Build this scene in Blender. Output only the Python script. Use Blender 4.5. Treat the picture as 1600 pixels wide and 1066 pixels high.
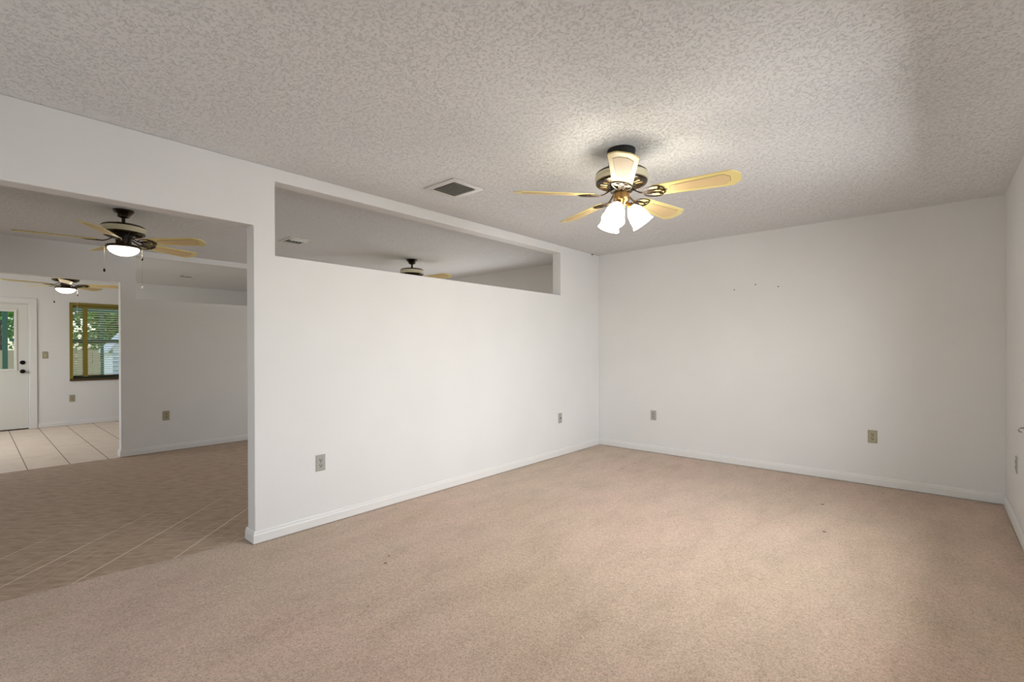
import bpy, bmesh, math, random
from mathutils import Vector, Matrix
R = math.radians
PI = math.pi
for o in list(bpy.data.objects):
    bpy.data.objects.remove(o, do_unlink=True)
SC = bpy.context.scene
COL = SC.collection
rnd = random.Random(7)

# ------------------------------------------------------------------ camera
HC = 1.247
cd = bpy.data.cameras.new('camera')
cam = bpy.data.objects.new('camera', cd); COL.objects.link(cam)
yaw, pitch, roll = R(41.454), R(-0.156), R(-0.189)
f = Vector((-math.sin(yaw), math.cos(yaw), 0)); r_ = Vector((math.cos(yaw), math.sin(yaw), 0)); u_ = Vector((0, 0, 1))
f2 = f*math.cos(pitch) + u_*math.sin(pitch); u2 = u_*math.cos(pitch) - f*math.sin(pitch)
r3 = r_*math.cos(roll) + u2*math.sin(roll); u3 = u2*math.cos(roll) - r_*math.sin(roll)
M = Matrix.Identity(4)
for i in range(3):
    M[i][0] = r3[i]; M[i][1] = u3[i]; M[i][2] = -f2[i]
M[2][3] = HC
cam.matrix_world = M
cd.sensor_width = 36.0; cd.sensor_fit = 'HORIZONTAL'
cd.lens = 747.986/1600*36.0
cd.shift_y = (546.671-533)/1600
cd.clip_start = 0.02; cd.clip_end = 200
SC.camera = cam

# ------------------------------------------------------------------ view
SC.view_settings.view_transform = 'Standard'
SC.view_settings.look = 'None'
SC.view_settings.gamma = 1.0
SC.view_settings.use_curve_mapping = False
SC.view_settings.exposure = 0.0

# ------------------------------------------------------------------ sky, sun, daylight at the windows, added fills
w = bpy.data.worlds.new('sky'); SC.world = w; w.use_nodes = True
nt = w.node_tree; nt.nodes.clear()
sky = nt.nodes.new('ShaderNodeTexSky'); sky.sky_type = 'NISHITA'; sky.sun_disc = False
sky.sun_elevation = R(50); sky.sun_rotation = R(200)
bg = nt.nodes.new('ShaderNodeBackground'); bg.inputs['Strength'].default_value = 0.30
ow = nt.nodes.new('ShaderNodeOutputWorld')
nt.links.new(sky.outputs[0], bg.inputs[0]); nt.links.new(bg.outputs[0], ow.inputs[0])

def sun(name, rot, energy, col, ang=1.0):
    l = bpy.data.lights.new(name, 'SUN'); l.energy = energy; l.color = col; l.angle = R(ang)
    o = bpy.data.objects.new(name, l); COL.objects.link(o); o.rotation_euler = rot; return o
sun('sun', (R(-40), R(12), 0), 4.0, (1.0, .96, .88))

def area(name, loc, rot, sx, sy, power, col, spread=180):
    l = bpy.data.lights.new(name, 'AREA'); l.shape = 'RECTANGLE'; l.size = sx; l.size_y = sy
    l.energy = power; l.color = col; l.spread = R(spread)
    o = bpy.data.objects.new(name, l); COL.objects.link(o); o.location = loc; o.rotation_euler = rot; return o
# daylight outside the big side window of the carpeted room (the opening is beside the camera)
area('window_daylight', (1.25, 2.75, 1.72), (0, R(78), 0), 1.05, 2.6, 106, (.965, .985, 1.0), 150)
# weak fill added behind the camera, through a made-up rear opening
area('rear_fill', (-1.9, -1.62, 1.10), (R(90), 0, 0), 1.5, 1.7, 17, (.97, .985, 1.0))
# dining fill, added at an unseen opening; then daylight at the kitchen window
area('dining_fill', (-5.2, 5.72, 1.2), (R(-90), 0, 0), 1.8, 1.2, 34, (1.0, .99, .98))
area('kitchen_daylight', (-9.0, -1.62, 1.4), (R(56), 0, 0), 2.0, 1.5, 46, (1.0, .99, .975))

# ------------------------------------------------------------------ material helpers
def srgb(c):
    return tuple(((v/255)/12.92 if v/255 <= .04045 else ((v/255+.055)/1.055)**2.4) for v in c) + (1.0,)
def newmat(name):
    m = bpy.data.materials.new(name); m.use_nodes = True
    n = m.node_tree.nodes; l = m.node_tree.links
    return m, n, l, n['Principled BSDF']
def plain(name, rgb, rough=.5, metal=0.0, spec=.5, emis=0, ecol=None):
    m, n, l, b = newmat(name)
    b.inputs['Base Color'].default_value = srgb(rgb)
    b.inputs['Roughness'].default_value = rough; b.inputs['Metallic'].default_value = metal
    b.inputs['Specular IOR Level'].default_value = spec
    if emis:
        b.inputs['Emission Color'].default_value = (*ecol, 1); b.inputs['Emission Strength'].default_value = emis
    return m
def nd(n, t, **kw):
    x = n.new(t)
    for k, v in kw.items():
        if k in x.inputs: x.inputs[k].default_value = v
        else: setattr(x, k, v)
    return x
def ramp(n, stops):
    r = n.new('ShaderNodeValToRGB'); e = r.color_ramp.elements
    e[0].position, e[0].color = stops[0]; e[1].position, e[1].color = stops[1]
    for p, c in stops[2:]:
        x = e.new(p); x.color = c
    return r
def mathn(n, l, op, a, b=None, c=None, clamp=False):
    x = n.new('ShaderNodeMath'); x.operation = op; x.use_clamp = clamp
    for i, v in enumerate((a, b, c)):
        if v is None: continue
        if isinstance(v, (int, float)): x.inputs[i].default_value = v
        else: l.new(v, x.inputs[i])
    return x.outputs[0]
def mix(n, l, fac, a, b):
    x = n.new('ShaderNodeMix'); x.data_type = 'RGBA'
    if isinstance(fac, (int, float)): x.inputs[0].default_value = fac
    else: l.new(fac, x.inputs[0])
    for i, v in ((6, a), (7, b)):
        if isinstance(v, tuple): x.inputs[i].default_value = v
        else: l.new(v, x.inputs[i])
    return x.outputs[2]

# painted wall, light orange-peel
def wall_mat(name, rgb):
    m, n, l, b = newmat(name)
    tc = nd(n, 'ShaderNodeNewGeometry')
    ns = nd(n, 'ShaderNodeTexNoise', Scale=2.2, Detail=3.0); l.new(tc.outputs['Position'], ns.inputs['Vector'])
    c1 = srgb(rgb); c2 = srgb([v*.99 for v in rgb])
    rp = ramp(n, [(.35, c2), (.65, c1)]); l.new(ns.outputs['Fac'], rp.inputs[0])
    l.new(rp.outputs[0], b.inputs['Base Color'])
    n2 = nd(n, 'ShaderNodeTexNoise', Scale=150.0, Detail=2.0); l.new(tc.outputs['Position'], n2.inputs['Vector'])
    bp = nd(n, 'ShaderNodeBump', Strength=.12, Distance=.002); l.new(n2.outputs['Fac'], bp.inputs['Height'])
    l.new(bp.outputs[0], b.inputs['Normal'])
    b.inputs['Roughness'].default_value = .55; b.inputs['Specular IOR Level'].default_value = .3
    return m
WALL = wall_mat('wall_paint', (231, 230, 228))
TRIM = plain('trim_paint', (230, 229, 226), .4)

# knockdown ceiling texture: short curled ridges
def ceil_mat():
    m, n, l, b = newmat('ceiling_texture')
    g = nd(n, 'ShaderNodeNewGeometry')
    nz = nd(n, 'ShaderNodeTexNoise', Scale=118.0, Detail=2.0, Roughness=.45, Distortion=1.2)
    l.new(g.outputs['Position'], nz.inputs['Vector'])
    d = mathn(n, l, 'ABSOLUTE', mathn(n, l, 'SUBTRACT', nz.outputs['Fac'], .5))
    ridge = mathn(n, l, 'SUBTRACT', 1.0, mathn(n, l, 'MULTIPLY', d, 19.0), clamp=True)
    mk = nd(n, 'ShaderNodeTexNoise', Scale=72.0, Detail=1.0); l.new(g.outputs['Position'], mk.inputs['Vector'])
    ms = ramp(n, [(.47, (0, 0, 0, 1)), (.55, (1, 1, 1, 1))]); l.new(mk.outputs['Fac'], ms.inputs[0])
    h = mathn(n, l, 'MULTIPLY', ridge, ms.outputs[0])
    fn = nd(n, 'ShaderNodeTexNoise', Scale=110.0, Detail=2.0); l.new(g.outputs['Position'], fn.inputs['Vector'])
    h = mathn(n, l, 'ADD', h, mathn(n, l, 'MULTIPLY', fn.outputs['Fac'], .25))
    bp = nd(n, 'ShaderNodeBump', Strength=.85, Distance=.0022); l.new(h, bp.inputs['Height'])
    l.new(bp.outputs[0], b.inputs['Normal'])
    b.inputs['Base Color'].default_value = srgb((233, 233, 233)); b.inputs['Roughness'].default_value = .8
    b.inputs['Specular IOR Level'].default_value = .2
    return m
CEIL = ceil_mat()

# cut-pile carpet with wear, faint stains and a few small burn marks
SPOTS = [(-3.0, 1.66, .011), (-2.394, 1.268, .007), (-2.052, 1.267, .009), (-2.455, 1.659, .012), (-2.391, 1.59, .014), (-2.418, 4.447, .016), (-.668, 4.465, .02), (-2.421, 4.733, .012), (-.559, 3.808, .018), (-.331, 5.155, .012)]
def carpet_mat():
    m, n, l, b = newmat('carpet_pile')
    g = nd(n, 'ShaderNodeNewGeometry'); P = g.outputs['Position']
    n1 = nd(n, 'ShaderNodeTexNoise', Scale=.75, Detail=3.0, Roughness=.6); l.new(P, n1.inputs['Vector'])
    rp = ramp(n, [(.34, srgb((199, 178, 156))), (.48, srgb((204, 182, 162))), (.62, srgb((207, 181, 163))), (.72, srgb((199, 177, 152)))])
    l.new(n1.outputs['Fac'], rp.inputs[0])
    # vacuum / traffic smudges stretched along the room
    mp = nd(n, 'ShaderNodeMapping'); mp.inputs['Scale'].default_value = (2.2, .9, 1); mp.inputs['Rotation'].default_value = (0, 0, R(35)); l.new(P, mp.inputs[0])
    n2 = nd(n, 'ShaderNodeTexNoise', Scale=2.6, Detail=5.0, Roughness=.62); l.new(mp.outputs[0], n2.inputs['Vector'])
    sm = ramp(n, [(.3, (.88, .87, .86, 1)), (.52, (1, 1, 1, 1)), (.72, (1.06, 1.06, 1.06, 1))]); l.new(n2.outputs['Fac'], sm.inputs[0])
    n3 = nd(n, 'ShaderNodeTexNoise', Scale=135.0, Detail=3.0, Roughness=.75); l.new(P, n3.inputs['Vector'])
    fb = ramp(n, [(.33, (.62, .61, .60, 1)), (.50, (.98, .98, .98, 1)), (.68, (1.2, 1.2, 1.2, 1))]); l.new(n3.outputs['Fac'], fb.inputs[0])
    n4 = nd(n, 'ShaderNodeTexNoise', Scale=42.0, Detail=3.0, Roughness=.7); l.new(P, n4.inputs['Vector'])
    tb = ramp(n, [(.3, (.90, .90, .90, 1)), (.55, (1, 1, 1, 1))]); l.new(n4.outputs['Fac'], tb.inputs[0])
    def mul(a, c):
        x = n.new('ShaderNodeMix'); x.data_type = 'RGBA'; x.blend_type = 'MULTIPLY'; x.inputs[0].default_value = 1.0
        l.new(a, x.inputs[6]); l.new(c, x.inputs[7]); return x.outputs[2]
    col = mul(mul(mul(rp.outputs[0], sm.outputs[0]), fb.outputs[0]), tb.outputs[0])
    fac = None
    for (x, y, rad) in SPOTS:
        vd = n.new('ShaderNodeVectorMath'); vd.operation = 'DISTANCE'; l.new(P, vd.inputs[0]); vd.inputs[1].default_value = (x, y, 0)
        s = mathn(n, l, 'SUBTRACT', 1.0, mathn(n, l, 'DIVIDE', vd.outputs['Value'], rad), clamp=True)
        fac = s if fac is None else mathn(n, l, 'MAXIMUM', fac, s)
    fac = mathn(n, l, 'MULTIPLY', fac, 1.4, clamp=True)
    col = mix(n, l, fac, col, srgb((66, 52, 42)))
    l.new(col, b.inputs['Base Color'])
    h = mathn(n, l, 'ADD', n3.outputs['Fac'], mathn(n, l, 'MULTIPLY', n4.outputs['Fac'], .8))
    bp = nd(n, 'ShaderNodeBump', Strength=.6, Distance=.004); l.new(h, bp.inputs['Height'])
    l.new(bp.outputs[0], b.inputs['Normal'])
    b.inputs['Roughness'].default_value = .95; b.inputs['Specular IOR Level'].default_value = .05
    b.inputs['Sheen Weight'].default_value = .15
    return m
CARPET = carpet_mat()

# brown vinyl laid diagonally: thin pale seams plus brushed streaks
def vinyl_mat():
    m, n, l, b = newmat('diagonal_vinyl')
    g = nd(n, 'ShaderNodeNewGeometry'); P = g.outputs['Position']
    sp = n.new('ShaderNodeSeparateXYZ'); l.new(P, sp.inputs[0]); X, Y = sp.outputs[0], sp.outputs[1]
    S = mathn(n, l, 'ADD', X, Y); D = mathn(n, l, 'SUBTRACT', Y, X)
    def seam(v, off, per, wd):
        t = mathn(n, l, 'DIVIDE', mathn(n, l, 'SUBTRACT', v, off), per)
        fr = mathn(n, l, 'ABSOLUTE', mathn(n, l, 'SUBTRACT', mathn(n, l, 'FRACT', mathn(n, l, 'ADD', t, 100.5)), .5))
        return mathn(n, l, 'SUBTRACT', 1.0, mathn(n, l, 'DIVIDE', fr, wd/per), clamp=True)
    s1 = seam(S, -3.092, .489, .0095); s2 = seam(D, 3.895, .45, .004)
    # broken short scratches parallel to the seams
    mp = nd(n, 'ShaderNodeMapping'); mp.inputs['Rotation'].default_value = (0, 0, R(45)); l.new(P, mp.inputs[0])
    mp2 = nd(n, 'ShaderNodeMapping'); mp2.inputs['Scale'].default_value = (3.0, 42, 1); l.new(mp.outputs[0], mp2.inputs[0])
    ns = nd(n, 'ShaderNodeTexNoise', Scale=1.0, Detail=2.0, Roughness=.5); l.new(mp2.outputs[0], ns.inputs['Vector'])
    s3 = ramp(n, [(.585, (0, 0, 0, 1)), (.635, (1, 1, 1, 1))]); l.new(ns.outputs['Fac'], s3.inputs[0])
    big = nd(n, 'ShaderNodeTexNoise', Scale=1.6, Detail=2.0); l.new(P, big.inputs['Vector'])
    bm_ = ramp(n, [(.40, (0, 0, 0, 1)), (.62, (1, 1, 1, 1))]); l.new(big.outputs['Fac'], bm_.inputs[0])
    # brushed streaks
    mp3 = nd(n, 'ShaderNodeMapping'); mp3.inputs['Scale'].default_value = (30, 8, 1); l.new(mp.outputs[0], mp3.inputs[0])
    st = nd(n, 'ShaderNodeTexNoise', Scale=1.0, Detail=5.0, Roughness=.65); l.new(mp3.outputs[0], st.inputs['Vector'])
    rp = ramp(n, [(.32, srgb((164, 141, 121))), (.5, srgb((181, 158, 137))), (.7, srgb((198, 177, 156)))]); l.new(st.outputs['Fac'], rp.inputs[0])
    worn = mathn(n, l, 'DIVIDE', mathn(n, l, 'ADD', X, 4.75), .7, clamp=True)
    col = mix(n, l, mathn(n, l, 'MULTIPLY', mathn(n, l, 'MULTIPLY', mathn(n, l, 'MULTIPLY', s3.outputs[0], worn), bm_.outputs[0]), .8), rp.outputs[0], srgb((205, 182, 156)))
    col = mix(n, l, mathn(n, l, 'MULTIPLY', s2, .30), col, srgb((205, 182, 156)))
    worn = mathn(n, l, 'MULTIPLY', worn, mathn(n, l, 'ADD', mathn(n, l, 'MULTIPLY', big.outputs['Fac'], 1.0), .35), clamp=True)
    col = mix(n, l, mathn(n, l, 'MULTIPLY', s1, worn), col, srgb((246, 232, 214)))
    l.new(col, b.inputs['Base Color'])
    bp = nd(n, 'ShaderNodeBump', Strength=.15, Distance=.002); l.new(st.outputs['Fac'], bp.inputs['Height']); l.new(bp.outputs[0], b.inputs['Normal'])
    b.inputs['Roughness'].default_value = .6; b.inputs['Specular IOR Level'].default_value = .25
    return m
VINYL = vinyl_mat()

def tile_mat():
    m, n, l, b = newmat('beige_tile')
    g = nd(n, 'ShaderNodeNewGeometry'); P = g.outputs['Position']
    sp = n.new('ShaderNodeSeparateXYZ'); l.new(P, sp.inputs[0])
    def seam(v, off, per, wd):
        t = mathn(n, l, 'DIVIDE', mathn(n, l, 'SUBTRACT', v, off), per)
        fr = mathn(n, l, 'ABSOLUTE', mathn(n, l, 'SUBTRACT', mathn(n, l, 'FRACT', mathn(n, l, 'ADD', t, 100.5)), .5))
        return mathn(n, l, 'LESS_THAN', fr, wd/per)
    s = mathn(n, l, 'MAXIMUM', seam(sp.outputs[1], .391, .3265, .0042), mathn(n, l, 'MULTIPLY', seam(sp.outputs[0], -7.20, .3265, .003), .32))
    ns = nd(n, 'ShaderNodeTexNoise', Scale=5.0, Detail=3.0); l.new(P, ns.inputs['Vector'])
    rp = ramp(n, [(.35, srgb((232, 212, 190))), (.65, srgb((240, 222, 202)))]); l.new(ns.outputs['Fac'], rp.inputs[0])
    l.new(mix(n, l, s, rp.outputs[0], srgb((96, 74, 58))), b.inputs['Base Color'])
    b.inputs['Roughness'].default_value = .35
    return m
TILE = tile_mat()

IVORY = plain('ivory_enamel', (214, 206, 176), .3)
BRONZE = plain('antique_bronze', (70, 60, 51), .22, .9)
DARK = plain('dark_rotor', (26, 25, 24), .4, .3)
BRASS = plain('antique_brass', (186, 148, 92), .25, .95)
BLADE = plain('cream_blade', (231, 213, 142), .4)
CANE = plain('cane_inset', (222, 194, 144), .55)
CANELINE = plain('cane_outline', (140, 108, 62), .5)
SCROLL = plain('scroll_bronze', (58, 44, 30), .3, .7)
SHADE = plain('lit_frosted_glass', (255, 250, 238), .4, emis=20.0, ecol=(1.0, .93, .80))
BOWL = plain('lit_bowl_glass', (255, 250, 238), .4, emis=13.0, ecol=(1.0, .94, .80))
VENT = plain('vent_paint', (214, 211, 205), .4)
BLACK = plain('duct_black', (16, 16, 16), .8)
LOUVER = plain('louver_grey', (186, 184, 176), .5)
PLATE_G = plain('plate_painted', (172, 169, 162), .4)
PLATE_A = plain('plate_almond', (168, 160, 132), .4)
SLOT = plain('slot_dark', (34, 28, 20), .6)
DOORP = plain('door_paint', (222, 221, 214), .4)
OCHRE = plain('ochre_wood', (134, 118, 40), .5)
OCHRED = plain('dark_sill_wood', (72, 56, 24), .5)
SLAT = plain('blind_slat', (226, 220, 196), .5)
GREEN = plain('green_aluminium', (44, 98, 76), .5)
KNOB = plain('knob_black', (22, 18, 16), .3, .6)
WHITE = plain('white_plastic', (230, 228, 220), .4)
CHAIN = plain('chain_metal', (196, 190, 172), .35, .8)
CRYSTAL = plain('crystal_knob', (236, 234, 228), .1)
SHEDW = plain('shed_white', (232, 234, 236), .6)
SHINGLE = plain('shed_roof', (214, 216, 218), .8)
FENCE = plain('fence_board', (196, 172, 140), .8)
LAWN = plain('lawn', (92, 120, 52), .9)
BARK = plain('bark', (90, 74, 58), .9)
PATIO = plain('patio_concrete', (178, 170, 158), .9)
def leaf_mat(name, a, c):
    m, n, l, b = newmat(name)
    oi = nd(n, 'ShaderNodeNewGeometry')
    ns = nd(n, 'ShaderNodeTexNoise', Scale=3.0, Detail=3.0); l.new(oi.outputs['Position'], ns.inputs['Vector'])
    rp = ramp(n, [(.35, srgb(a)), (.65, srgb(c))]); l.new(ns.outputs['Fac'], rp.inputs[0]); l.new(rp.outputs[0], b.inputs['Base Color'])
    b.inputs['Roughness'].default_value = .6; b.inputs['Subsurface Weight'].default_value = 0
    return m
LEAF = leaf_mat('leaves', (70, 118, 50), (140, 184, 86))
LEAF2 = leaf_mat('leaves_dark', (48, 92, 44), (104, 150, 66))
def glass_mat():
    m = bpy.data.materials.new('window_glass'); m.use_nodes = True; n = m.node_tree.nodes; l = m.node_tree.links; n.clear()
    t = n.new('ShaderNodeBsdfTransparent'); t.inputs[0].default_value = (.93, .96, .95, 1)
    gl = n.new('ShaderNodeBsdfGlossy'); gl.inputs['Roughness'].default_value = .02
    mx = n.new('ShaderNodeMixShader'); mx.inputs[0].default_value = .05; o = n.new('ShaderNodeOutputMaterial')
    l.new(t.outputs[0], mx.inputs[1]); l.new(gl.outputs[0], mx.inputs[2]); l.new(mx.outputs[0], o.inputs[0]); return m
GLASS = glass_mat()

# ------------------------------------------------------------------ mesh helpers
def obj(name, bm, mats, parent=None, smooth=False, bevel=0, kind=None):
    bmesh.ops.recalc_face_normals(bm, faces=bm.faces[:])
    me = bpy.data.meshes.new(name); bm.to_mesh(me); bm.free()
    o = bpy.data.objects.new(name, me); COL.objects.link(o)
    for m in (mats if isinstance(mats, (list, tuple)) else [mats]): me.materials.append(m)
    if smooth:
        for p in me.polygons: p.use_smooth = True
        try: me.set_sharp_from_angle(angle=R(35))
        except Exception: pass
    if bevel:
        b = o.modifiers.new('bevel', 'BEVEL'); b.width = bevel; b.segments = 2; b.limit_method = 'ANGLE'
    if parent: o.parent = parent
    if kind: o['kind'] = kind
    return o
def box(bm, a, b, mi=0, mat=None):
    a, b = [min(a[i], b[i]) for i in range(3)], [max(a[i], b[i]) for i in range(3)]
    vs = [bm.verts.new((x, y, z)) for x in (a[0], b[0]) for y in (a[1], b[1]) for z in (a[2], b[2])]
    if mat is not None:
        for v in vs: v.co = mat @ v.co
    for q in ((0, 1, 3, 2), (4, 6, 7, 5), (0, 4, 5, 1), (2, 3, 7, 6), (0, 2, 6, 4), (1, 5, 7, 3)):
        fc = bm.faces.new([vs[i] for i in q]); fc.material_index = mi
def lathe(bm, prof, seg=40, mi=0, mat=None):
    rings = []
    for (r, z) in prof:
        if r < 1e-5: rings.append([bm.verts.new((0, 0, z))])
        else: rings.append([bm.verts.new((r*math.cos(2*PI*k/seg), r*math.sin(2*PI*k/seg), z)) for k in range(seg)])
    for a, b in zip(rings, rings[1:]):
        if len(a) == 1 and len(b) == 1: continue
        for k in range(seg):
            k2 = (k+1) % seg
            if len(a) == 1: fc = bm.faces.new((a[0], b[k2], b[k]))
            elif len(b) == 1: fc = bm.faces.new((a[k], a[k2], b[0]))
            else: fc = bm.faces.new((a[k], a[k2], b[k2], b[k]))
            fc.material_index = mi
    if mat is not None:
        for rg in rings:
            for v in rg: v.co = mat @ v.co
def tube(bm, pts, rad, seg=8, closed=False, mi=0, flat=1.0):
    pts = [Vector(p) for p in pts]; n = len(pts); rings = []
    for i, p in enumerate(pts):
        if closed: t = pts[(i+1) % n] - pts[i-1]
        else: t = pts[min(i+1, n-1)] - pts[max(i-1, 0)]
        t.normalize(); up = Vector((0, 0, 1)) if abs(t.z) < .95 else Vector((1, 0, 0))
        s = t.cross(up).normalized(); v = s.cross(t).normalized()
        rings.append([bm.verts.new(p + s*rad*math.cos(2*PI*k/seg) + v*rad*flat*math.sin(2*PI*k/seg)) for k in range(seg)])
    rng = range(n) if closed else range(n-1)
    for i in rng:
        a, b = rings[i], rings[(i+1) % n]
        for k in range(seg):
            fc = bm.faces.new((a[k], a[(k+1) % seg], b[(k+1) % seg], b[k])); fc.material_index = mi
    if not closed:
        bm.faces.new(rings[0]).material_index = mi; bm.faces.new(rings[-1]).material_index = mi
def prism(bm, poly, z0, z1, mi=0):
    a = [bm.verts.new((x, y, z0)) for x, y in poly]; b = [bm.verts.new((x, y, z1)) for x, y in poly]
    bm.faces.new(a).material_index = mi; bm.faces.new(b).material_index = mi
    for i in range(len(poly)):
        j = (i+1) % len(poly); bm.faces.new((a[i], a[j], b[j], b[i])).material_index = mi
def thing(name, label, cat, loc=(0, 0, 0), rotz=0, group=None):
    o = bpy.data.objects.new(name, None); COL.objects.link(o); o.empty_display_size = .1
    o.location = loc; o.rotation_euler = (0, 0, rotz); o['label'] = label; o['category'] = cat
    if group: o['group'] = group
    return o
def tag(o, label, cat, group=None):
    o['label'] = label; o['category'] = cat
    if group: o['group'] = group
    return o
def copy_tree(o, parent=None):
    c = o.copy(); COL.objects.link(c); c.parent = parent
    for ch in list(o.children): copy_tree(ch, c)
    return c

# ------------------------------------------------------------------ the setting
XW, TH, YB, XR, X2, X3 = -3.25, .118, 5.379, .415, -7.075, -10.713
YR = -1.3                                     # rear walls, behind the camera
H1, H2, H3 = 2.44, 2.42, 2.44

def wall(name, axis, p0, p1, a0, a1, z0, z1, holes, mat=WALL, bevel=.006):
    """solid wall: thickness p0..p1 on `axis`, running a0..a1, holes = (a,b,z,z)."""
    As = sorted({a0, a1, *[h[0] for h in holes], *[h[1] for h in holes]}); As = [a for a in As if a0 <= a <= a1]
    Zs = sorted({z0, z1, *[h[2] for h in holes], *[h[3] for h in holes]}); Zs = [z for z in Zs if z0 <= z <= z1]
    solid = {}
    for i in range(len(As)-1):
        for j in range(len(Zs)-1):
            ca, cz = (As[i]+As[i+1])/2, (Zs[j]+Zs[j+1])/2
            solid[i, j] = not any(h[0] < ca < h[1] and h[2] < cz < h[3] for h in holes)
    bm = bmesh.new(); cache = {}
    def V(p, a, z):
        k = (round(p, 5), round(a, 5), round(z, 5))
        if k not in cache: cache[k] = bm.verts.new((p, a, z) if axis == 0 else (a, p, z))
        return cache[k]
    for (i, j), s in solid.items():
        if not s: continue
        A, B, C, D = As[i], As[i+1], Zs[j], Zs[j+1]
        for p in (p0, p1): bm.faces.new((V(p, A, C), V(p, B, C), V(p, B, D), V(p, A, D)))
        for (di, dj, e) in ((-1, 0, ((A, C), (A, D))), (1, 0, ((B, C), (B, D))), (0, -1, ((A, C), (B, C))), (0, 1, ((A, D), (B, D)))):
            if not solid.get((i+di, j+dj), False):
                (a, b), (c, d) = e; bm.faces.new((V(p0, a, b), V(p0, c, d), V(p1, c, d), V(p1, a, b)))
    bmesh.ops.dissolve_limit(bm, angle_limit=.01, verts=bm.verts[:], edges=bm.edges[:])
    return obj(name, bm, mat, kind='structure', bevel=bevel)

YJ = 1.198
wall('wall_partition', 0, XW-TH, XW, YR, YB, 0, H1, [(-.9, YJ, -1, 2.039), (1.332, 4.537, 1.863, 2.352)])
wall('wall_kitchen', 0, X2-TH, X2, YR, YB, 0, H1, [(-.9, 1.157, -1, 2.036), (1.30, 4.50, 1.845, 2.352)])
wall('wall_back', 1, YB, YB+.15, X3-.15, XR+.15, 0, H1+.1, [(-6.1, -4.3, .55, 1.78)], bevel=0)  # hole added to let the dining fill in
wall('wall_right', 0, XR, XR+.15, YR, YB, 0, H1+.1, [(1.95, 3.95, .80, 2.03)])
wall('wall_rear', 1, YR-.15, YR, X3-.15, XR+.15, 0, H1+.1, [(-2.75, -1.05, .05, 2.05), (-10, -8, .6, 2.05)])  # the first hole is added to let the rear fill in
DY0, DY1, DZ = -.30, .628, 1.985
WY0, WY1, WZ0, WZ1 = 1.10, 2.75, .755, 2.02
wall('wall_far', 0, X3-.15, X3, YR, YB, 0, H3+.1, [(DY0, DY1, -1, DZ), (WY0, WY1, WZ0, WZ1)])

def slab(name, x0, x1, y0, y1, z0, z1, mat, cuts=0):
    bm = bmesh.new(); box(bm, (x0, y0, z0), (x1, y1, z1)); return obj(name, bm, mat, kind='structure')
slab('ceiling', XW-TH/2, XR+.14, YR-.14, YB+.14, H1, H1+.1, CEIL)
slab('ceiling_dining', X2-TH/2, XW-TH+.0, YR, YB, H2, H2+.1, CEIL)
slab('ceiling_kitchen', X3-.14, X2-TH/2, YR-.14, YB+.14, H3, H3+.1, CEIL)
XS = -3.40
# carpet with a slightly wavy cut edge inside the opening
bm = bmesh.new(); edge = []
for k in range(61):
    y = YR + (YB-YR)*k/60
    x = -3.47 + .115*min(max((y-.0)/1.25, 0), 1) + .006*math.sin(y*9) + .004*math.sin(y*23)
    edge.append((x, y))
prism(bm, edge + [(XR+.1, YB+.1), (XR+.1, YR-.1), (-3.47, YR-.1)], -.02, 0.004)
obj('floor', bm, CARPET, kind='structure')
slab('floor_dining', X2, XW, YR-.1, YB+.1, -.12, 0, VINYL)
slab('floor_kitchen', X3-.14, X2, YR-.14, YB+.14, -.12, 0.001, TILE)
bm = bmesh.new(); box(bm, (XR+.151, YR-1.2, 2.42), (XR+1.3, YB+.15, 2.54)); box(bm, (X3-.15, YR-1.2, 2.42), (XR+.151, YR-.151, 2.54)); obj('sun_shield_slab', bm, TRIM, kind='structure')  # unseen overhang, added to keep the sun out of the side window
bm = bmesh.new(); box(bm, (XW, YR-.1, -.12), (XR+.14, YB+.1, -.021)); obj('floor_subfloor', bm, PATIO, kind='structure')

# baseboards: small ogee profile swept along wall runs
BPROF = [(0, 0), (.0125, 0), (.0125, .050), (.0100, .057), (.0085, .069), (.004, .077), (0, .077)]
def baseboard(name, runs, BZ=.010):
    """runs = list of polylines [(x,y),...]; board sits to the LEFT of travel."""
    bm = bmesh.new()
    for pl in runs:
        n = len(pl); rings = []
        for i, (x, y) in enumerate(pl):
            p = Vector((x, y, 0)); ns = []
            if i > 0: d = (Vector((*pl[i], 0)) - Vector((*pl[i-1], 0))).normalized(); ns.append(Vector((-d.y, d.x, 0)))
            if i < n-1: d = (Vector((*pl[i+1], 0)) - Vector((*pl[i], 0))).normalized(); ns.append(Vector((-d.y, d.x, 0)))
            nn = sum(ns, Vector()).normalized(); k = 1/max(nn.dot(ns[0]), .3)
            rings.append([bm.verts.new(p + nn*(u*k) + Vector((0, 0, v+BZ))) for u, v in BPROF])
        for a, b in zip(rings, rings[1:]):
            for k in range(len(BPROF)-1): bm.faces.new((a[k], a[k+1], b[k+1], b[k]))
        for rg in (rings[0], rings[-1]): bm.faces.new(rg)
    return obj(name, bm, TRIM, kind='structure')
e = .0005
baseboard('baseboard_partition', [[(XW+e, YB-.002), (XW+e, YJ-e), (XW-TH-e, YJ-e), (XW-TH-e, YB-.002)]])
baseboard('baseboard_back', [[(XR-.002, YB-e), (XW+.016, YB-e)], [(XW-TH-.016, YB-e), (X2+.016, YB-e)]])
baseboard('baseboard_right', [[(XR-e, YR+.02), (XR-e, YB-.016)]])
baseboard('baseboard_kitchen', [[(X2+e, YB-.016), (X2+e, 1.157-e), (X2-TH-e, 1.157-e), (X2-TH-e, YB-.016)]], .004)
baseboard('baseboard_far', [[(X3+e, YB-.016), (X3+e, DY1+.085)]], .004)

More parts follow.
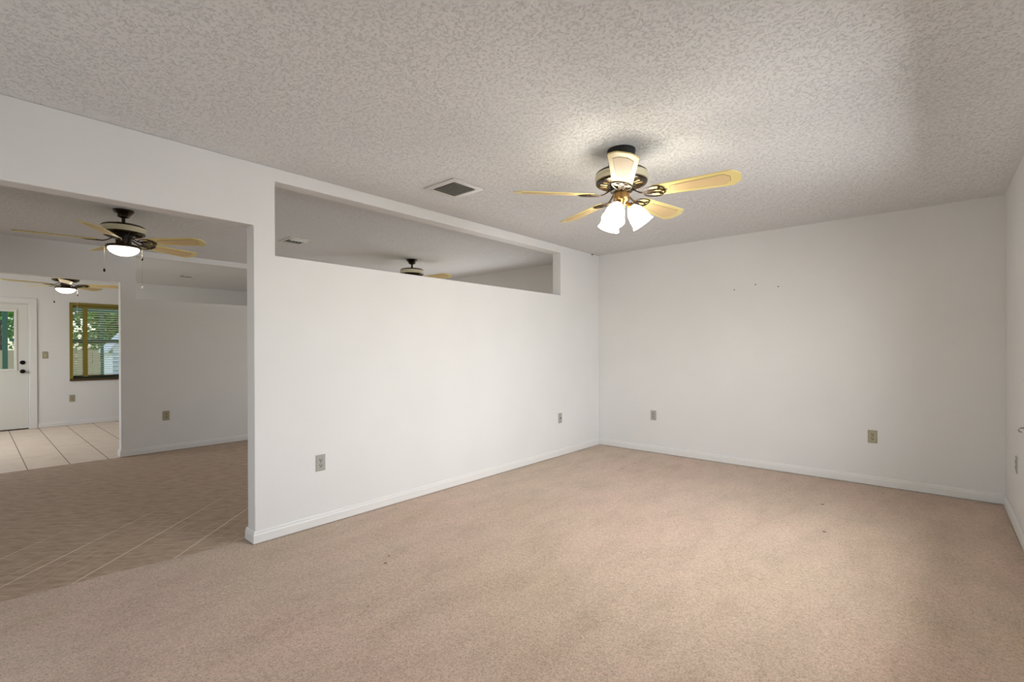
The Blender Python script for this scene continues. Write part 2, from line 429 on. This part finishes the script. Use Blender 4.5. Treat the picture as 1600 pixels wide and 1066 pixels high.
# ------------------------------------------------------------------ ceiling fans
def blade_mesh(bm, r0, r1, mi=0):
    w0, w1 = .056, .077
    poly = [(r0, -w0*.72), (r0+.02, -w0), (r1-.045, -w1), (r1-.012, -w1*.62), (r1, -w1*.40), (r1, w1*.40), (r1-.012, w1*.62), (r1-.045, w1), (r0+.02, w0), (r0, w0*.72)]
    prism(bm, poly, -.003, .003, mi)
def cane_poly(r0, r1, w0, w1, g=0):
    pts = []
    for a in range(9):
        t = PI/2 + PI*a/8
        pts.append((r0 + .018 + (.018+g)*math.cos(t) * 1.0, (w0+g)*math.sin(t)))
    pts += [(r1-.03, -w1-g), (r1+g, -w1*.45), (r1+g, w1*.45), (r1-.03, w1+g)]
    return pts
def blade_arm(bm, zhub, zb):
    """scrolled iron: a strap that forks into crossing petals under the blade root"""
    z = zb - .007
    tube(bm, [(.045, 0, zhub), (.075, 0, zhub-.004), (.11, 0, z-.002), (.14, 0, z-.002)], .007, 8, flat=.7)
    def loop(cx, cy, a, b, rot, n=22):
        c, s = math.cos(rot), math.sin(rot)
        tube(bm, [(cx + a*math.cos(t)*c - b*math.sin(t)*s, cy + a*math.cos(t)*s + b*math.sin(t)*c, z) for t in [2*PI*k/n for k in range(n)]], .0046, 6, closed=True, flat=.7)
    loop(.19, 0, .056, .017, 0)
    loop(.185, .030, .052, .022, R(16)); loop(.185, -.030, .052, .022, R(-16))
    tube(bm, [(.225, .050, z), (.25, .03, z), (.255, 0, z), (.275, 0, z), (.255, 0, z), (.25, -.03, z), (.225, -.050, z)], .0045, 6, flat=.7)
    for p in ((.225, .03), (.225, -.03), (.25, 0)):
        lathe(bm, [(0, -.004), (.006, -.004), (.006, .002), (0, .003)], 10, mat=Matrix.Translation((p[0], p[1], z)))
def add_blades(root, zb, zhub, R1, pitch_=13):
    for k in range(5):
        a = R(72*k)
        T = Matrix.Rotation(a, 4, 'Z') @ Matrix.Translation((0, 0, zb)) @ Matrix.Rotation(R(-pitch_), 4, 'X')
        bm = bmesh.new(); blade_mesh(bm, .175, R1)
        bmesh.ops.transform(bm, matrix=T, verts=bm.verts[:]); bl = obj('blade', bm, BLADE, root, bevel=.0012)
        bm = bmesh.new(); prism(bm, cane_poly(.285, R1-.055, .030, .050, .0022), -.0041, -.0030, 0)
        prism(bm, cane_poly(.285, R1-.055, .030, .050), -.0046, -.0030, 1)
        bmesh.ops.transform(bm, matrix=T, verts=bm.verts[:]); cp = obj('cane_panel', bm, [CANELINE, CANE], bl)
        cp['label'] = 'tan woven cane inset'
        bm = bmesh.new(); blade_arm(bm, 0, 0)
        # lift the hub end of the iron to the rotor
        for v in bm.verts:
            t = min(max((.13 - v.co.x)/.07, 0), 1); v.co.z += t*(zhub-zb)
        Tz = Matrix.Rotation(a, 4, 'Z') @ Matrix.Translation((0, 0, zb)) @ Matrix.Rotation(R(-pitch_), 4, 'X')
        bmesh.ops.transform(bm, matrix=Tz, verts=bm.verts[:]); obj('blade_iron', bm, SCROLL, root, smooth=True)
def motor(root, zt, zb, r, dish_to):
    bm = bmesh.new(); lathe(bm, [(0, zt+.012), (r*.55, zt+.010), (r*.9, zt+.004), (r*.99, zt-.006), (r*.99, zt-.012), (r*.96, zt-.013)], 56); obj('motor_cap', bm, BRONZE, root, smooth=True)
    bm = bmesh.new(); h = zt-.012-zb
    lathe(bm, [(r*.95, zt-.011), (r, zt-.014), (r*1.02, zt-.012-h*.3), (r*1.0, zt-.012-h*.45), (r*1.02, zt-.012-h*.6), (r, zb+.003), (r*.95, zb)], 56); obj('motor_band', bm, IVORY, root, smooth=True)
    bm = bmesh.new(); r2, z2 = dish_to
    lathe(bm, [(r*.95, zb+.001), (r*1.0, zb-.004), (r*.97, zb-.012), (r*.86, zb-.018), (r2, z2), (0, z2)], 56)
    obj('motor_dish', bm, BRONZE, root, smooth=True)
    bm = bmesh.new()                                   # cooling slots as raised dark ribs round the dish
    for k in range(40):
        a = 2*PI*k/40; ra, rb = r2+.012, r*.84
        za = z2 + (zb-.018-z2)*(ra-r2)/(r*.86-r2); zc = z2 + (zb-.018-z2)*(rb-r2)/(r*.86-r2)
        tube(bm, [(ra*math.cos(a), ra*math.sin(a), za-.001), (rb*math.cos(a), rb*math.sin(a), zc-.001)], .0028, 5, mi=k % 2)
    obj('cooling_rib', bm, [BRASS, DARK], root)

def chain(root, x, y, z0, z1, fob):
    bm = bmesh.new(); n = max(int((z0-z1)/.012), 2)
    for k in range(n+1):
        z = z0 + (z1-z0)*k/n
        lathe(bm, [(0, z-.0030), (.0022, z-.0015), (.0022, z+.0015), (0, z+.0030)], 6, mat=Matrix.Translation((x, y, 0)))
    tube(bm, [(x, y, z0), (x, y, z1)], .0008, 5)
    c = obj('pull_chain', bm, CHAIN, root)
    bm = bmesh.new()
    lathe(bm, [(0, z1+.004), (.004, z1), (.008, z1-.012), (.0085, z1-.018), (.005, z1-.027), (0, z1-.030)], 12, mat=Matrix.Translation((x, y, 0)))
    obj('chain_fob', bm, fob, c, smooth=True)

# -- fan in the carpeted room: three tulip shades
FA = thing('ceiling_fan', 'close-mounted ceiling fan with three lit white tulip shades, over the empty carpeted room', 'ceiling fan', (-1.417, 2.606, H1), R(11.47))
bm = bmesh.new(); lathe(bm, [(0, 0), (.083, 0), (.084, -.012), (.080, -.03), (.076, -.080), (.078, -.122), (.09, -.130), (0, -.131)], 48); obj('canopy', bm, DARK, FA, smooth=True)
motor(FA, -.134, -.192, .153, (.075, -.214))
bm = bmesh.new(); lathe(bm, [(0, -.216), (.066, -.216), (.066, -.250), (.040, -.256), (0, -.256)], 40); obj('rotor', bm, DARK, FA, smooth=True)
add_blades(FA, -.273, -.238, .655)
bm = bmesh.new(); lathe(bm, [(0, -.250), (.045, -.250), (.048, -.256), (.048, -.300), (.044, -.308), (.030, -.322), (.022, -.345), (.012, -.352), (.012, -.362), (.006, -.372), (0, -.374)], 36); obj('switch_housing', bm, BRASS, FA, smooth=True)
for k, az in enumerate((36, 157, 277)):
    a = R(az - 11.47)
    tilt = R(34)
    T = Matrix.Rotation(a, 4, 'Z') @ Matrix.Translation((.056, 0, -.338)) @ Matrix.Rotation(PI - tilt, 4, 'Y')
    bm = bmesh.new(); tube(bm, [(.025*math.cos(a), .025*math.sin(a), -.325), (.045*math.cos(a), .045*math.sin(a), -.322), (.056*math.cos(a), .056*math.sin(a), -.335)], .008, 10)
    lathe(bm, [(0, -.016), (.018, -.014), (.024, 0), (.024, .014), (.0, .016)], 24, mat=T); sk = obj('lamp_socket', bm, BRASS, FA, smooth=True)
    bm = bmesh.new(); L = .130
    outer = [(.022, .004), (.030, .012), (.042, .030), (.052, .055), (.057, .080), (.058, .100), (.061, .118), (.068, L)]
    inner = [(r-.0025, z) for r, z in reversed(outer)]
    lathe(bm, outer + inner, 36, mat=T); obj('glass_shade', bm, SHADE, sk, smooth=True)
    bm = bmesh.new(); lathe(bm, [(0, .016), (.012, .018), (.014, .035), (.026, .062), (.028, .078), (.020, .096), (0, .104)], 20, mat=T); obj('light_bulb', bm, SHADE, sk, smooth=True)
chain(FA, .03*math.cos(R(285)), .03*math.sin(R(285)), -.325, -.395, BRASS)

FBP = (-5.120, .860, H2)
# -- fan with one bowl: dining room, then copies
GB = 'ceiling fans with a single glass bowl'
FB = thing('ceiling_fan', 'ceiling fan with lit glass bowl and two pull chains, near, inside the doorless opening', 'ceiling fan', FBP, R(-100.1), GB)
bm = bmesh.new(); lathe(bm, [(0, 0), (.072, 0), (.073, -.010), (.060, -.026), (.047, -.040), (.040, -.058), (.018, -.066), (0, -.066)], 40); obj('canopy', bm, BRONZE, FB, smooth=True)
bm = bmesh.new(); lathe(bm, [(0, -.06), (.013, -.06), (.013, -.108), (.022, -.112), (.024, -.124), (0, -.124)], 20); obj('downrod', bm, BRONZE, FB, smooth=True)
motor(FB, -.132, -.190, .150, (.072, -.216))
bm = bmesh.new(); lathe(bm, [(0, -.214), (.062, -.214), (.062, -.234), (.050, -.238), (0, -.238)], 36); obj('rotor', bm, DARK, FB, smooth=True)
add_blades(FB, -.262, -.228, .66)
bm = bmesh.new(); lathe(bm, [(0, -.234), (.054, -.236), (.054, -.286), (.070, -.290), (.108, -.296), (.120, -.302), (.121, -.319), (.108, -.322), (0, -.321)], 44); obj('light_fitter', bm, BRONZE, FB, smooth=True)
bm = bmesh.new(); lathe(bm, [(.104, -.319), (.107, -.324), (.102, -.338), (.089, -.354), (.066, -.369), (.038, -.379), (0, -.383)], 44); obj('glass_bowl', bm, BOWL, FB, smooth=True)
FBr = R(-100.1)
def local(wx, wy, root_xy, rz):
    dx, dy = wx-root_xy[0], wy-root_xy[1]; c, s = math.cos(-rz), math.sin(-rz); return dx*c-dy*s, dx*s+dy*c
for (az, z1, fb_) in ((258, -.50, KNOB), (76, -.63, CRYSTAL), (70, -.385, BRONZE)):
    wx, wy = FBP[0] + .125*math.cos(R(az)), FBP[1] + .125*math.sin(R(az))
    lx, ly = local(wx, wy, FBP[:2], FBr); chain(FB, lx, ly, -.310, z1, fb_)

FC = copy_tree(FB); FC.location = (-9.33, .912, H3); FC.rotation_euler.z = R(-77.7); FC['label'] = 'distant ceiling fan with lit glass bowl over the tiled room, seen through the doorway'
FD = copy_tree(FB); FD.location = (-5.15, 3.85, H2); FD.rotation_euler.z = R(-100.1+36); FD['label'] = 'ceiling fan mostly hidden behind the half wall, its canopy showing through the long high opening'

# ------------------------------------------------------------------ vents
def vent_square(name, x0, x1, y0, y1, zc, label):
    t = thing(name, label, 'vent', ((x0+x1)/2, (y0+y1)/2, zc)); X, Y = (x1-x0)/2, (y1-y0)/2; m = .048
    bm = bmesh.new()
    for (a, b) in (((-X, -Y), (X, -Y+m)), ((-X, Y-m), (X, Y)), ((-X, -Y+m), (-X+m, Y-m)), ((X-m, -Y+m), (X, Y-m))):
        box(bm, (a[0], a[1], -.010), (b[0], b[1], -.0006))
    obj('vent_frame', bm, VENT, t, bevel=.003)
    bm = bmesh.new(); box(bm, (-X+m, -Y+m, -.004), (X-m, Y-m, -.0008)); obj('duct_opening', bm, BLACK, t)
    n = 10
    for k in range(n):
        xx = -X+m + (k+.5)*(2*(X-m))/n
        bm = bmesh.new(); box(bm, (-.0009, -Y+m+.002, -.0072), (.0009, Y-m-.002, .0072))
        bmesh.ops.transform(bm, matrix=Matrix.Translation((xx, 0, -.0115)) @ Matrix.Rotation(R(-50), 4, 'Y'), verts=bm.verts[:])
        obj('louver', bm, LOUVER, t)
    return t
vent_square('ceiling_vent', -2.845, -2.515, 2.235, 2.545, H1, 'square white ceiling register with ten dark louvres, beside the fan over the carpeted room')

def vent_three_way(loc, sx, sy, rz, label, tl=-72):
    t = thing('ceiling_vent', label, 'vent', loc, rz, 'three-way ceiling registers beyond the half wall'); X, Y = sx/2, sy/2; m = .03
    bm = bmesh.new()
    for (a, b) in (((-X, -Y), (X, -Y+m)), ((-X, Y-m), (X, Y)), ((-X, -Y+m), (-X+m, Y-m)), ((X-m, -Y+m), (X, Y-m))):
        box(bm, (a[0], a[1], -.009), (b[0], b[1], -.0006))
    obj('vent_frame', bm, WHITE, t, bevel=.003)
    bm = bmesh.new(); box(bm, (-X+m, -Y+m, -.004), (X-m, Y-m, -.0008)); obj('duct_opening', bm, BLACK, t)
    for (xc, ang, n, x0, x1) in ((0, 0, 4, -X+m, -X*.28), (0, 1, 5, -X*.28, X*.28), (0, 2, 4, X*.28, X-m)):
        for k in range(n):
            bm = bmesh.new()
            if ang == 1:
                yy = -Y+m + (k+.5)*(2*(Y-m))/n; box(bm, (x0+.003, -.0008, -.009), (x1-.003, .0008, .007))
                T = Matrix.Translation((0, yy, -.010)) @ Matrix.Rotation(R(-52), 4, 'X')
            else:
                xx = x0 + (k+.5)*(x1-x0)/n; hl = .007 if ang == 0 else .010; box(bm, (-.0008, -Y+m+.002, -hl), (.0008, Y-m-.002, hl))
                T = Matrix.Translation((xx, 0, -.010)) @ Matrix.Rotation(R(tl if ang == 0 else 45), 4, 'Y')
            bmesh.ops.transform(bm, matrix=T, verts=bm.verts[:]); obj('louver', bm, WHITE, t)
    return t
vent_three_way((-5.18, 2.335, H2), .29, .235, 0, 'small three-way ceiling register seen through the left end of the long high opening')
vent_three_way((-9.08, 2.34, H3), .36, .22, R(0), 'small three-way ceiling register over the tiled room, seen through the opening in the second wall', -83)

# ------------------------------------------------------------------ outlets, switch, nails
def plate(name, label, loc, rz, mat, kind='outlet', w=.070, h=.115, group=None):
    """faces +X locally; loc = centre on the wall face"""
    t = thing(name, label, 'light switch' if kind == 'switch' else 'outlet', loc, rz, group)
    bm = bmesh.new()
    a = [(w/2, h/2), (w/2-.004, h/2-.004)]
    v0 = [bm.verts.new((.0005, sx*w/2, sz*h/2)) for sx, sz in ((-1, -1), (1, -1), (1, 1), (-1, 1))]
    v1 = [bm.verts.new((.003, sx*w/2, sz*h/2)) for sx, sz in ((-1, -1), (1, -1), (1, 1), (-1, 1))]
    v2 = [bm.verts.new((.006, sx*(w/2-.005), sz*(h/2-.005))) for sx, sz in ((-1, -1), (1, -1), (1, 1), (-1, 1))]
    bm.faces.new(v0); bm.faces.new(v2)
    for p, q in ((v0, v1), (v1, v2)):
        for i in range(4): bm.faces.new((p[i], p[(i+1) % 4], q[(i+1) % 4], q[i]))
    obj('cover_plate', bm, mat, t)
    if kind == 'outlet':
        for s in (1, -1):
            bm = bmesh.new(); pts = []
            for k in range(20):
                th = 2*PI*k/20; pts.append((.0165*math.cos(th), max(min(.0175*math.sin(th), .0135), -.0135) + s*.0195))
            fr = [bm.verts.new((.0078, y, z)) for y, z in pts]; bk = [bm.verts.new((.0058, y, z)) for y, z in pts]
            bm.faces.new(fr)
            for i in range(20): bm.faces.new((fr[i], fr[(i+1) % 20], bk[(i+1) % 20], bk[i]))
            rc = obj('receptacle', bm, mat, t)
            bm = bmesh.new()
            box(bm, (.0074, -.0092, s*.0195-.002), (.0083, -.0048, s*.0195+.009)); box(bm, (.0074, .0048, s*.0195-.002), (.0083, .0092, s*.0195+.008))
            lathe(bm, [(0, 0), (.0042, 0), (.0042, .0009), (0, .0009)], 10, mat=Matrix.Translation((.0074, 0, s*.0195-.0075)) @ Matrix.Rotation(R(90), 4, 'Y'))
            obj('socket_slots', bm, SLOT, rc)
        bm = bmesh.new(); lathe(bm, [(0, .0056), (.0028, .0062), (0, .0074)], 10, mat=Matrix.Rotation(R(90), 4, 'Y')); obj('screw', bm, SLOT, t)
    elif kind == 'switch':
        bm = bmesh.new(); box(bm, (.005, -.005, -.011), (.0075, .005, .011)); box(bm, (.006, -.0035, -.002), (.016, .0035, .008)); obj('toggle', bm, WHITE, t)
    else:
        bm = bmesh.new(); lathe(bm, [(.004, .005), (.0065, .006), (.0065, .012), (.002, .013), (0, .013)], 14, mat=Matrix.Rotation(R(90), 4, 'Y')); obj('jack', bm, SLOT, t)
    return t
plate('wall_outlet', 'grey duplex outlet on the near end of the half wall, close to the opening', (XW, 1.633, .445), 0, PLATE_G)
plate('wall_outlet', 'grey wall plate on the half wall low beside the far corner', (XW, 4.515, .440), 0, PLATE_G, 'jack')
plate('wall_outlet', 'grey duplex outlet on the back wall, nearest to the left corner', (-2.508, YB, .446), R(-90), PLATE_G)
plate('wall_outlet', 'almond duplex outlet on the back wall, towards the right corner', (-.421, YB, .443), R(-90), PLATE_A)
plate('wall_outlet', 'outlet seen nearly edge-on at the right margin of the picture', (XR, 4.675, .450), R(180), PLATE_G)
plate('wall_outlet', 'almond duplex outlet on the grey wall right of the tiled doorway', (X2, 1.592, .437), 0, PLATE_A)
plate('wall_outlet', 'almond outlet below the window in the tiled room', (X3, 1.115, .445), 0, PLATE_A)
plate('wall_switch', 'almond light switch between the back door and the window', (X3, .798, 1.165), 0, PLATE_A, 'switch')
bm = bmesh.new(); tube(bm, [(-.001, 0, .02), (-.02, 0, .018), (-.032, 0, .004), (-.028, 0, -.010), (-.014, 0, -.014)], .005, 8)
lathe(bm, [(0, 0), (.014, 0), (.012, .004), (0, .005)], 14, mat=Matrix.Translation((-.0005, 0, .018)) @ Matrix.Rotation(R(-90), 4, 'Y'))
hk = obj('wall_hook', bm, PLATE_G, smooth=True); hk.scale = (.8, .8, .8); hk.location = (XR, 4.315, .728); tag(hk, 'small grey hook on the right wall, above and nearer than its outlet', 'hook')
def nail(x, y, z, rot, label, g='nails left in the back wall'):
    bm = bmesh.new(); lathe(bm, [(0, 0), (.0022, 0), (.0022, .011), (.0058, .012), (.0055, .0145), (0, .015)], 12)
    o = obj('nail', bm, SLOT, smooth=True); o.location = (x, y, z); o.rotation_euler = rot; tag(o, label, 'nail', g)
nail(-1.593, YB, 1.861, (R(90), 0, 0), 'leftmost of the three small nails on the back wall')
nail(-1.386, YB, 1.898, (R(90), 0, 0), 'middle and highest of the three small nails on the back wall')
nail(-1.176, YB, 1.859, (R(90), 0, 0), 'rightmost of the three small nails on the back wall')
bm = bmesh.new(); lathe(bm, [(0, 0), (.003, 0), (.003, .010), (.0085, .011), (.008, .015), (0, .016)], 12)
o = obj('nail', bm, SLOT, smooth=True); o.location = (XW, 5.205, 2.428); o.rotation_euler = (0, R(90), 0)
tag(o, 'dark nail high on the half wall, just under the ceiling at the far corner', 'nail')

# ------------------------------------------------------------------ back door
bm = bmesh.new()
for (y0, y1, z0, z1) in ((DY0-.075, DY0, 0, DZ+.075), (DY1, DY1+.078, 0.004, DZ+.075), (DY0, DY1, DZ, DZ+.075)):
    box(bm, (X3+.0005, y0, z0), (X3+.018, y1, z1))
    
obj('trim_door', bm, TRIM, kind='structure', bevel=.004)
bm = bmesh.new()
for (y0, y1, z0, z1) in ((DY0+.001, DY0+.018, 0.002, DZ-.001), (DY1-.018, DY1-.001, 0.002, DZ-.001), (DY0+.018, DY1-.018, DZ-.018, DZ-.001)):
    box(bm, (X3-.12, y0, z0), (X3-.001, y1, z1))
obj('trim_door_jamb', bm, TRIM, kind='structure')
door = thing('door_1', 'white back door with a glazed upper half and dark knob and deadbolt', 'door', (X3-.03, 0, 0)); door['kind'] = 'structure'
del door['label']; del door['category']
GY0, GY1, GZ0, GZ1 = -.16, .455, .955, 1.845
bm = bmesh.new()
y0, y1 = DY0+.020, DY1-.020
for (a, b, c, d) in ((y0, y1, .018, GZ0), (y0, y1, GZ1, DZ-.022), (y0, GY0, GZ0, GZ1), (GY1, y1, GZ0, GZ1)):
    box(bm, (-.022, a, c), (.022, b, d))
obj('door_panel', bm, DOORP, door)
bm = bmesh.new()
for (a, b, c, d) in ((GY0-.03, GY1+.03, GZ0-.03, GZ0), (GY0-.03, GY1+.03, GZ1, GZ1+.03), (GY0-.03, GY0, GZ0, GZ1), (GY1, GY1+.03, GZ0, GZ1)):
    box(bm, (.0225, a, c), (.034, b, d))
obj('glazing_bead', bm, WHITE, door, bevel=.003)
bm = bmesh.new(); box(bm, (-.003, GY0, GZ0), (.003, GY1, GZ1)); obj('door_pane', bm, GLASS, door)
for nm, z, s in (('deadbolt', 1.052, .9), ('door_knob', .912, 1.0)):
    bm = bmesh.new(); prof = [(0, .0225), (.032, .0225), (.032, .030), (.018, .034)] + ([(.020, .042), (0, .044)] if nm == 'deadbolt' else [(.012, .045), (.024, .056), (.029, .070), (.024, .082), (0, .086)])
    lathe(bm, prof, 24, mat=Matrix.Translation((0, .545, z)) @ Matrix.Rotation(R(90), 4, 'Y')); obj(nm, bm, KNOB, door, smooth=True)
bm = bmesh.new(); box(bm, (-.06, DY0+.02, .002), (.03, DY1-.02, .014)); obj('threshold', bm, SLOT, door)

# ------------------------------------------------------------------ window with blind
win = bpy.data.objects.new('window_1', None); COL.objects.link(win); win.location = (X3-.10, 0, 0); win['kind'] = 'structure'
bm = bmesh.new()
for (a, b, c, d) in ((WY0+.001, WY0+.035, WZ0+.001, WZ1-.001), (WY1-.035, WY1-.001, WZ0+.001, WZ1-.001), (WY0+.035, WY1-.035, WZ0+.001, WZ0+.04), (WY0+.035, WY1-.035, WZ1-.04, WZ1-.001), (WY0+.035, WY1-.035, 1.365, 1.405)):
    box(bm, (-.02, a, c), (.02, b, d))
obj('window_sash', bm, plain('sash_dark_green', (52, 84, 60), .4), win)
bm = bmesh.new(); box(bm, (-.003, WY0+.03, WZ0+.03), (.003, WY1-.03, WZ1-.03)); obj('window_pane', bm, GLASS, win)
bm = bmesh.new()
for (a, b, c, d) in ((WY0-.012, WY0+.030, WZ0-.01, WZ1+.012), (WY1-.03, WY1+.012, WZ0-.01, WZ1+.012), (WY0+.03, WY1-.03, WZ1-.03, WZ1+.012)):
    box(bm, (.101, a, c), (.112, b, d))
obj('window_casing', bm, OCHRE, win)
bm = bmesh.new(); box(bm, (.022, WY0+.002, WZ0+.001), (.098, WY1-.002, WZ0+.012)); box(bm, (.101, WY0-.012, WZ0-.025), (.125, WY1+.012, WZ0+.012)); obj('window_sill', bm, OCHRED, win)

bl = thing('window_blind', 'cream slatted blind with ochre ladder tapes hanging in the far window', 'blind', (X3-.045, 0, WZ1-.035))
bm = bmesh.new(); box(bm, (-.03, WY0+.036, -.032), (.03, WY1-.036, .0)); obj('headrail', bm, OCHRE, bl)
top, bot = -.055, WZ0+.085-(WZ1-.035)
n = 29
for k in range(n):
    z = top + (bot-top)*k/(n-1)
    bm = bmesh.new(); box(bm, (-.022, WY0+.040, -.0016), (.022, WY1-.040, .0016))
    bmesh.ops.transform(bm, matrix=Matrix.Translation((0, 0, z)) @ Matrix.Rotation(R(-10), 4, 'Y'), verts=bm.verts[:]); obj('slat', bm, SLAT, bl)
bm = bmesh.new(); box(bm, (-.022, WY0+.040, bot-.045), (.022, WY1-.040, bot-.022)); obj('bottom_rail', bm, OCHRED, bl)
for y in (1.288, 1.93, 2.45):
    bm = bmesh.new(); box(bm, (.026, y-.029, bot-.045), (.0275, y+.029, -.03)); box(bm, (-.0275, y-.029, bot-.045), (-.026, y+.029, -.03)); obj('ladder_tape', bm, OCHRE, bl)

# side and kitchen window frames; dining and rear frames serve the added fills
def simple_window(name, axis, p, a0, a1, z0, z1, nm=1):
    w_ = bpy.data.objects.new(name, None); COL.objects.link(w_); w_['kind'] = 'structure'
    bm = bmesh.new(); t = .05
    rs = [(a0+.001, a0+t, z0+.001, z1-.001), (a1-t, a1-.001, z0+.001, z1-.001), (a0+t, a1-t, z0+.001, z0+t), (a0+t, a1-t, z1-t, z1-.001)]
    for k in range(nm):
        c = a0 + (a1-a0)*(k+1)/(nm+1); rs.append((c-.02, c+.02, z0+t, z1-t))
    for (a, b, c, d) in rs:
        if axis == 0: box(bm, (p-.02, a, c), (p+.02, b, d))
        else: box(bm, (a, p-.02, c), (b, p+.02, d))
    obj('window_frame', bm, WHITE, w_)
simple_window('window_2', 0, XR+.09, 1.95, 3.95, .80, 2.03)
simple_window('dining_fill_frame', 1, YB+.09, -6.1, -4.3, .55, 1.78)  # frame of the unseen opening added for the dining fill
simple_window('rear_fill_frame', 1, YR-.09, -2.75, -1.05, .05, 2.05)  # frame of the made-up opening behind the camera
simple_window('window_4', 1, YR-.09, -10, -8, .6, 2.05)

# ------------------------------------------------------------------ outside
bm = bmesh.new(); box(bm, (-60, -40, -.45), (X3-.16, 45, -.18)); obj('ground', bm, LAWN, kind='structure')
bm = bmesh.new(); box(bm, (-12.8, -3, -.179), (X3-.16, 6, -.06)); obj('patio', bm, PATIO, kind='structure')
pf = thing('porch_screen', 'dark green aluminium porch screen frame outside the back door', 'screen frame', (-12.5, 0, -.06))
for y in (-1.2, .415, 1.75, 3.1, 4.4):
    bm = bmesh.new(); wd = .034 if y == .415 else .024; box(bm, (-.018, y-wd, .001), (.018, y+wd, 2.15)); obj('post', bm, GREEN, pf)
bm = bmesh.new(); box(bm, (-.03, -1.22, 2.06), (.03, 4.42, 2.22)); obj('header_beam', bm, GREEN, pf)
bm = bmesh.new(); box(bm, (-.026, .47, 1.465), (.026, 4.4, 1.52)); obj('mid_rail', bm, GREEN, pf)
bm = bmesh.new(); box(bm, (-.026, -1.2, 1.80), (.026, .36, 1.90)); obj('door_rail', bm, GREEN, pf)

sh = thing('garden_shed', 'white clapboard garden shed with a gable roof beyond the far window', 'shed', (-16.0, 4.05, -.18))
bm = bmesh.new()
for k in range(13):
    z = .02 + k*.11; box(bm, (-1.2, -1.6, z), (.0 + .02, 1.6, z+.11)); 
gv = [bm.verts.new(c) for c in ((.015, -1.6, 1.45), (.015, 1.6, 1.45), (.015, 0, 3.3), (-1.2, -1.6, 1.45), (-1.2, 1.6, 1.45), (-1.2, 0, 3.3))]
bm.faces.new(gv[:3]); bm.faces.new(gv[3:]); bm.faces.new((gv[0], gv[2], gv[5], gv[3])); bm.faces.new((gv[1], gv[4], gv[5], gv[2])); bm.faces.new((gv[0], gv[3], gv[4], gv[1]))
obj('clapboard_wall', bm, SHEDW, sh)
bm = bmesh.new()
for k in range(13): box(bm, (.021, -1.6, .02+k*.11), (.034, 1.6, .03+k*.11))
obj('lap_shade_line', bm, plain('lap_shadow_blue', (150, 160, 176), .7), sh)  # bluish strips put the shade under each lap into the colour
for s in (-1, 1):
    bm = bmesh.new(); vs = [(.08, s*1.70, 1.35), (.08, 0, 3.31), (-1.3, 0, 3.31), (-1.3, s*1.70, 1.35)]
    a = [bm.verts.new(v) for v in vs]; b = [bm.verts.new((v[0], v[1], v[2]+.07)) for v in vs]
    bm.faces.new(a); bm.faces.new(b)
    for i in range(4): bm.faces.new((a[i], a[(i+1) % 4], b[(i+1) % 4], b[i]))
    obj('roof', bm, SHINGLE, sh)

fn = thing('board_fence', 'weathered beige board fence across the yard beyond the window', 'fence', (-21, 0, -.18))
for k in range(34):
    y = -1.5 + k*.2
    bm = bmesh.new(); box(bm, (-.012, y, .001), (.012, y+.185, 1.42 + .02*rnd.random())); obj('board', bm, FENCE, fn)
bm = bmesh.new(); box(bm, (-.05, -1.5, .3), (-.013, 5.3, .39)); box(bm, (-.05, -1.5, 1.1), (-.013, 5.3, 1.19)); obj('rail', bm, FENCE, fn)

def tree(loc, h, rad, label, mat, n=2600, seed=1):
    t = thing('leafy_tree', label, 'tree', loc, 0, 'trees behind the yard'); rr = random.Random(seed)
    bm = bmesh.new(); pts = [(0, 0, 0), (.05, .03, h*.3), (-.03, .05, h*.55), (.0, 0, h*.8)]
    tube(bm, pts, .11, 8); obj('trunk', bm, BARK, t)
    bm = bmesh.new()
    blobs = [(rr.uniform(-.5, .5)*rad, rr.uniform(-.6, .6)*rad, h*(.45+.5*rr.random()), rad*rr.uniform(.45, .75)) for _ in range(9)]
    for k in range(n):
        bx, by, bz, br = blobs[k % 9]
        d = Vector((rr.gauss(0, 1), rr.gauss(0, 1), rr.gauss(0, 1))).normalized()*br*(rr.random()**.35)
        c = Vector((bx, by, bz)) + d; s = rr.uniform(.07, .15)
        a = Vector((rr.gauss(0, 1), rr.gauss(0, 1), rr.gauss(0, 1))).normalized(); b = a.orthogonal().normalized()
        vs = [bm.verts.new(c + a*s), bm.verts.new(c + b*s*.5), bm.verts.new(c - a*s), bm.verts.new(c - b*s*.5)]
        bm.faces.new(vs)
    obj('foliage', bm, mat, t); return t
tree((-24, .6, -.18), 4.6, 1.15, 'tree whose leaves fill the glass of the back door', LEAF, n=2200, seed=2)
tree((-23.5, 3.6, -.18), 3.6, 1.0, 'bright green tree over the fence, left of the shed', LEAF, n=2200, seed=3)
tree((-23.3, 6.5, -.18), 4.8, 1.2, 'darker green tree rising behind the shed roof', LEAF2, n=2200, seed=4)
tree((-30, 2.4, -.18), 6.5, 2.3, 'tall dark tree furthest back, behind the others', LEAF2, n=4500, seed=5)
tree((-30, 7.4, -.18), 6.5, 2.3, 'tall dark tree at the right, above the shed', LEAF2, n=4500, seed=6)
